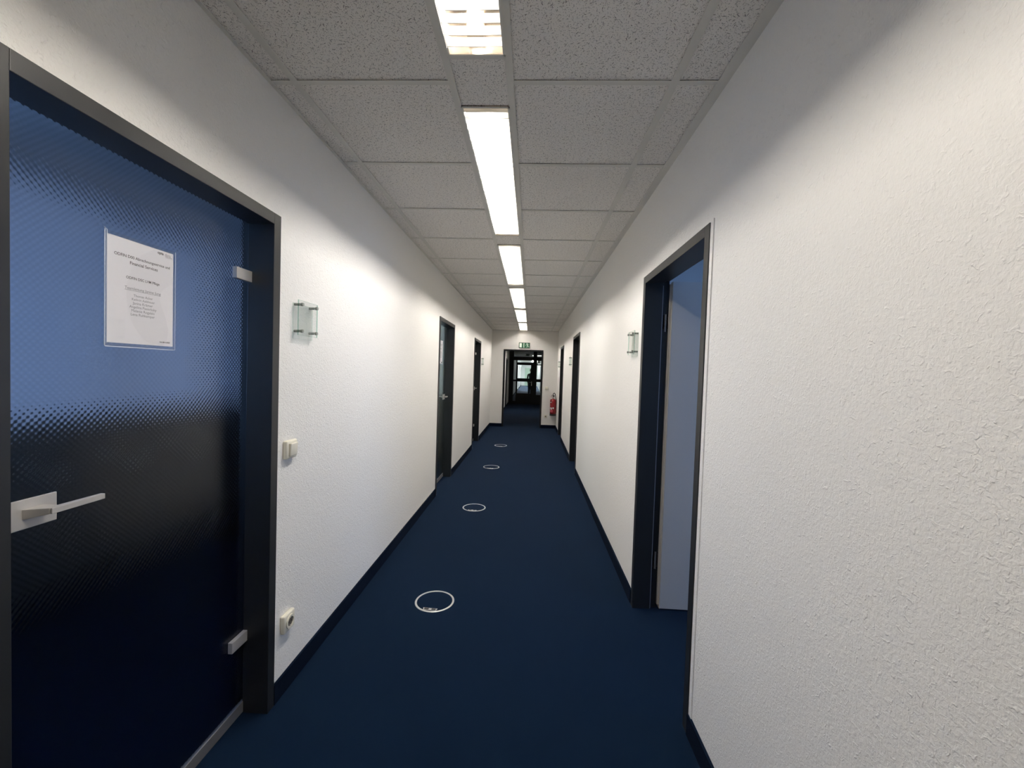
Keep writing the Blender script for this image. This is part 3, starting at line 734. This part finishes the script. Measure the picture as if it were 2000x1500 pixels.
hose = [(.015, -.005, .49), (-.01, -.01, .54), (0.0, -.012, .585), (.022, -.012, .598), (.045, -.010, .57), (.062, -.006, .50), (.078, -.01, .42), (.088, -.015, .33), (.090, -.02, .24), (.088, -.02, .17)]
MB().tube(hose, .010, 10).build('hose', 'rubber', t, smooth=True)
MB().cyl((.088, -.02, .17), (0, 0, -.09), .013, .009, n=12).build('nozzle', 'rubber', t)
def curved_label(r, a0, a1, z0, z1, name, mat):
    m = MB(); bm = m.bm; n = 10
    q = [[bm.verts.new((r * math.cos(a0 + (a1 - a0) * i / n), r * math.sin(a0 + (a1 - a0) * i / n), z)) for i in range(n + 1)] for z in (z0, z1)]
    for i in range(n): bm.faces.new((q[0][i], q[0][i + 1], q[1][i + 1], q[1][i]))
    return m.build(name, mat, t)
curved_label(.0837, math.radians(205), math.radians(250), .190, .215, 'label', 'tag')
curved_label(.0837, math.radians(222), math.radians(244), .160, .200, 'label', 'tag')
curved_label(.0837, math.radians(258), math.radians(282), .185, .222, 'label', 'tag')
curved_label(.0837, math.radians(205), math.radians(235), .340, .360, 'label', 'tag')
curved_label(.0835, math.radians(200), math.radians(265), .09, .16, 'label', 'tagred')
MB().box(-.03, .03, .082, .099, .30, .43).box(-.012, .012, .03, .098, .432, .442).build('wall_bracket', 'rubber', t)

# ------------------------------------------------------------------ notices
def notice(loc, label, full=True):
    t = empty('paper_notice', loc, label, 'notice')
    MB().box(0.0, .0006, .006, .216, .012, .309).build('sheet', 'paper', t)
    MB().box(.0012, .0015, 0, .224, 0, .318).build('plastic_sleeve', 'sleeve', t)
    m = MB().box(.0008, .0019, 0, .224, 0, .0022).box(.0008, .0019, 0, .0022, 0, .318).box(.0008, .0019, .2225, .224, 0, .318).box(.0008, .0019, .006, .0075, .01, .318)
    m.prism([(-.006, .327), (.006, .318), (.009, .3185)], .0008, .0016, 'x')
    m.build('sleeve_seam', 'sleeve_edge', t)
    # pale grey printed swoosh behind the text
    m = MB(); pts = [(.150, .306)]
    for i in range(13):
        a = math.radians(112 + 136 * i / 12); pts.append((.170 + .108 * math.cos(a), .155 + .148 * math.sin(a)))
    pts += [(.180, .013), (.196, .035), (.199, .065), (.190, .100), (.176, .130), (.168, .158), (.176, .185), (.200, .205), (.215, .212), (.215, .306)]
    bm = m.bm; f_ = bm.faces.new([bm.verts.new((.0008, p[0], p[1])) for p in pts]); f_.normal_update(); bmesh.ops.triangulate(bm, faces=[f_])
    m.build('printed_motif', 'motif', t)
    x = .0010
    if full:
        L = [('ODFIN D00 Abrechnungsservice und', 'ink', .176, .115, .2615, .012), ('Financial Services', 'ink', .088, .116, .245, .012),
             ('ODFIN DSC LVM Pflege', 'ink', .106, .114, .202, .012), ('Teamleitung Janine Jung', 'ink2', .114, .114, .1725, 0),
             ('Thomas Acker', 'ink2', .061, .114, .153, 0), ('Kathrin Aalsheuer', 'ink2', .073, .1145, .142, 0), ('Janina Krämer', 'ink2', .064, .113, .131, 0),
             ('Angelina Pasierbsky', 'ink2', .086, .114, .120, 0), ('Melanie Rogalski', 'ink2', .073, .1135, .109, 0), ('Lena Ruhkamper', 'ink2', .076, .113, .098, 0),
             ('opta', 'ink', .021, .170, .3005, .03), ('data', 'ink3', .021, .195, .2995, .0), ('GRUPPE', 'ink3', .025, .199, .2925, 0), ('RAUM 4.0060', 'ink', .036, .187, .0235, .02)]
        for tx, mt, wd, yy, zz, bo in L: lettering(tx, t, mt, wd, x, yy, zz, bold=bo)
        MB().box(x - .0001, x, .057, .171, .1660, .1668).build('underline', 'ink2', t)
    else:
        for q, (tx, wd, zz) in enumerate((('ODFIN D00 Abrechnungsservice', .17, .26), ('Financial Services', .09, .245), ('ODFIN', .05, .20))): lettering(tx, t, 'ink', wd, x, .11, zz, bold=.012)
        for q in range(7): MB().box(x - .0001, x, .07, .155, .16 - .012 * q, .164 - .012 * q).build('print_line', 'ink2', t)
        MB().box(x - .0001, x, .14, .20, .02, .035).build('print_line', 'ink', t)
    return t
notice((XL - .0995, 1.074, 1.504), 'white paper notice with names in a plastic sleeve on the blue-lit glass door')
notice((XL - .0995, 5.145, 1.535), 'white paper notice on the second, grey-green glass door', False)
t = empty('paper_notice', (0.272, Y_P + .020, 1.875), 'small white square sign on the glass partition, right of its post', 'notice')
MB().box(0, .13, 0, .002, 0, .135).build('sheet', 'white', t); MB().box(.03, .10, -.0008, 0, .06, .066).box(.03, .10, -.0008, 0, .08, .086).build('print_line', 'ink3', t)

# ------------------------------------------------------------------ person beyond the partition
def skinned(name, verts, edges, radii, root, parent, mat, sub=2, mats=None):
    me = bpy.data.meshes.new(name); me.from_pydata([tuple(v) for v in verts], edges, [])
    o = bpy.data.objects.new(name, me); COL.objects.link(o); o.parent = parent
    sk = o.modifiers.new('skin', 'SKIN'); sk.use_smooth_shade = True; sk.branch_smoothing = 0.5
    for i, v in enumerate(me.skin_vertices[0].data):
        r = radii[i]; v.radius = r if isinstance(r, tuple) else (r, r); v.use_root = (i == root)
    ss = o.modifiers.new('sub', 'SUBSURF'); ss.levels = sub; ss.render_levels = sub
    bpy.context.view_layer.update()
    nm = bpy.data.meshes.new_from_object(o.evaluated_get(bpy.context.evaluated_depsgraph_get()))
    o.modifiers.clear(); o.data = nm
    nm.materials.clear()
    for q in (mats or [mat]): nm.materials.append(MT[q])
    for p in nm.polygons: p.use_smooth = True
    return o
pr = empty('person', (0.005, 24.5, 0), 'person in dark clothes standing behind the glass door, seen as a silhouette', 'person', rot=0.35)
V = [(0, 0, .90), (0, 0, 1.05), (0, .01, 1.22), (0, .01, 1.36), (0, 0, 1.44), (0, -.005, 1.50),
     (.09, 0, .86), (.10, -.01, .48), (.105, .02, .09), (.11, -.10, .035), (-.09, 0, .86), (-.10, -.01, .48), (-.105, .02, .09), (-.11, -.10, .035),
     (.175, .01, 1.34), (.215, .02, 1.08), (.205, -.06, .84), (-.175, .01, 1.34), (-.215, .02, 1.08), (-.205, -.06, .84)]
Eg = [(0, 1), (1, 2), (2, 3), (3, 4), (4, 5), (0, 6), (6, 7), (7, 8), (8, 9), (0, 10), (10, 11), (11, 12), (12, 13), (3, 14), (14, 15), (15, 16), (3, 17), (17, 18), (18, 19)]
Rd = [(.15, .11), (.135, .10), (.155, .11), (.13, .09), .055, .048, .100, .080, .060, .045, .100, .080, .060, .045, .055, .043, .030, .055, .043, .030]
body = skinned('body', V, Eg, Rd, 0, pr, 'jacket', 2, ['jacket', 'trousers', 'shoe', 'skin'])
for p in body.data.polygons:
    c = p.center; arm = abs(c.x) > .165
    p.material_index = 2 if c.z < .09 else (1 if (c.z < .90 and not arm) else (3 if c.z > 1.465 else 0))
# head with nose, brow, ears
m = MB(); bm = m.bm
bmesh.ops.create_uvsphere(bm, u_segments=20, v_segments=16, radius=1)
for v in bm.verts:
    x, y, z = v.co
    k = 1 - .22 * max(0, -z) ** 1.2
    v.co = Vector((x * .072 * k, y * .092 * k, z * .112))
    if y < -.6 and -.35 < z < .15 and abs(x) < .18: v.co.y -= .018
m.build('head', 'skin', pr, smooth=True).location = (0, -.015, 1.575)
m = MB(); bmesh.ops.create_uvsphere(m.bm, u_segments=16, v_segments=12, radius=1)
for v in list(m.bm.verts):
    x, y, z = v.co; v.co = Vector((x * .079, y * .098 + .008, z * .108 + .012))
bmesh.ops.delete(m.bm, geom=[v for v in m.bm.verts if v.co.y < -.045 and v.co.z < .062], context='VERTS')
m.build('hair', 'hair', pr, smooth=True).location = (0, -.010, 1.580)
m = MB()
for s in (-1, 1): m.cyl((s * .070, -.01, 1.555), (s * .010, .004, .012), .017, .020, n=10)
m.build('ear', 'skin', pr, smooth=True)
m = MB()
for s in (-1, 1): m.lathe((s * .027, -.100, 1.583), [(.002, -.007), (.009, -.002), (.009, .002), (.002, .007)], 10)
m.build('eye', 'rubber', pr); MB().box(-.022, .022, -.103, -.094, 1.515, 1.521).build('mouth', 'tagred', pr)
for s in (-1, 1):
    hv = [(s * .205, -.06, .84), (s * .205, -.075, .77)]; he = [(0, 1)]; hr = [(.026, .018), (.034, .016)]
    for q, (dy, ln) in enumerate(((-.026, .065), (-.009, .075), (.009, .070), (.024, .055))):
        i0 = len(hv); hv += [(s * .205, -.080 + dy, .745), (s * .200, -.085 + dy, .745 - ln * .5), (s * .190, -.083 + dy, .745 - ln)]
        he += [(1, i0), (i0, i0 + 1), (i0 + 1, i0 + 2)]; hr += [.009, .008, .007]
    i0 = len(hv); hv += [(s * .195, -.112, .80), (s * .188, -.128, .765)]; he += [(0, i0), (i0, i0 + 1)]; hr += [.010, .008]
    skinned('hand', hv, he, hr, 0, pr, 'skin', 1)
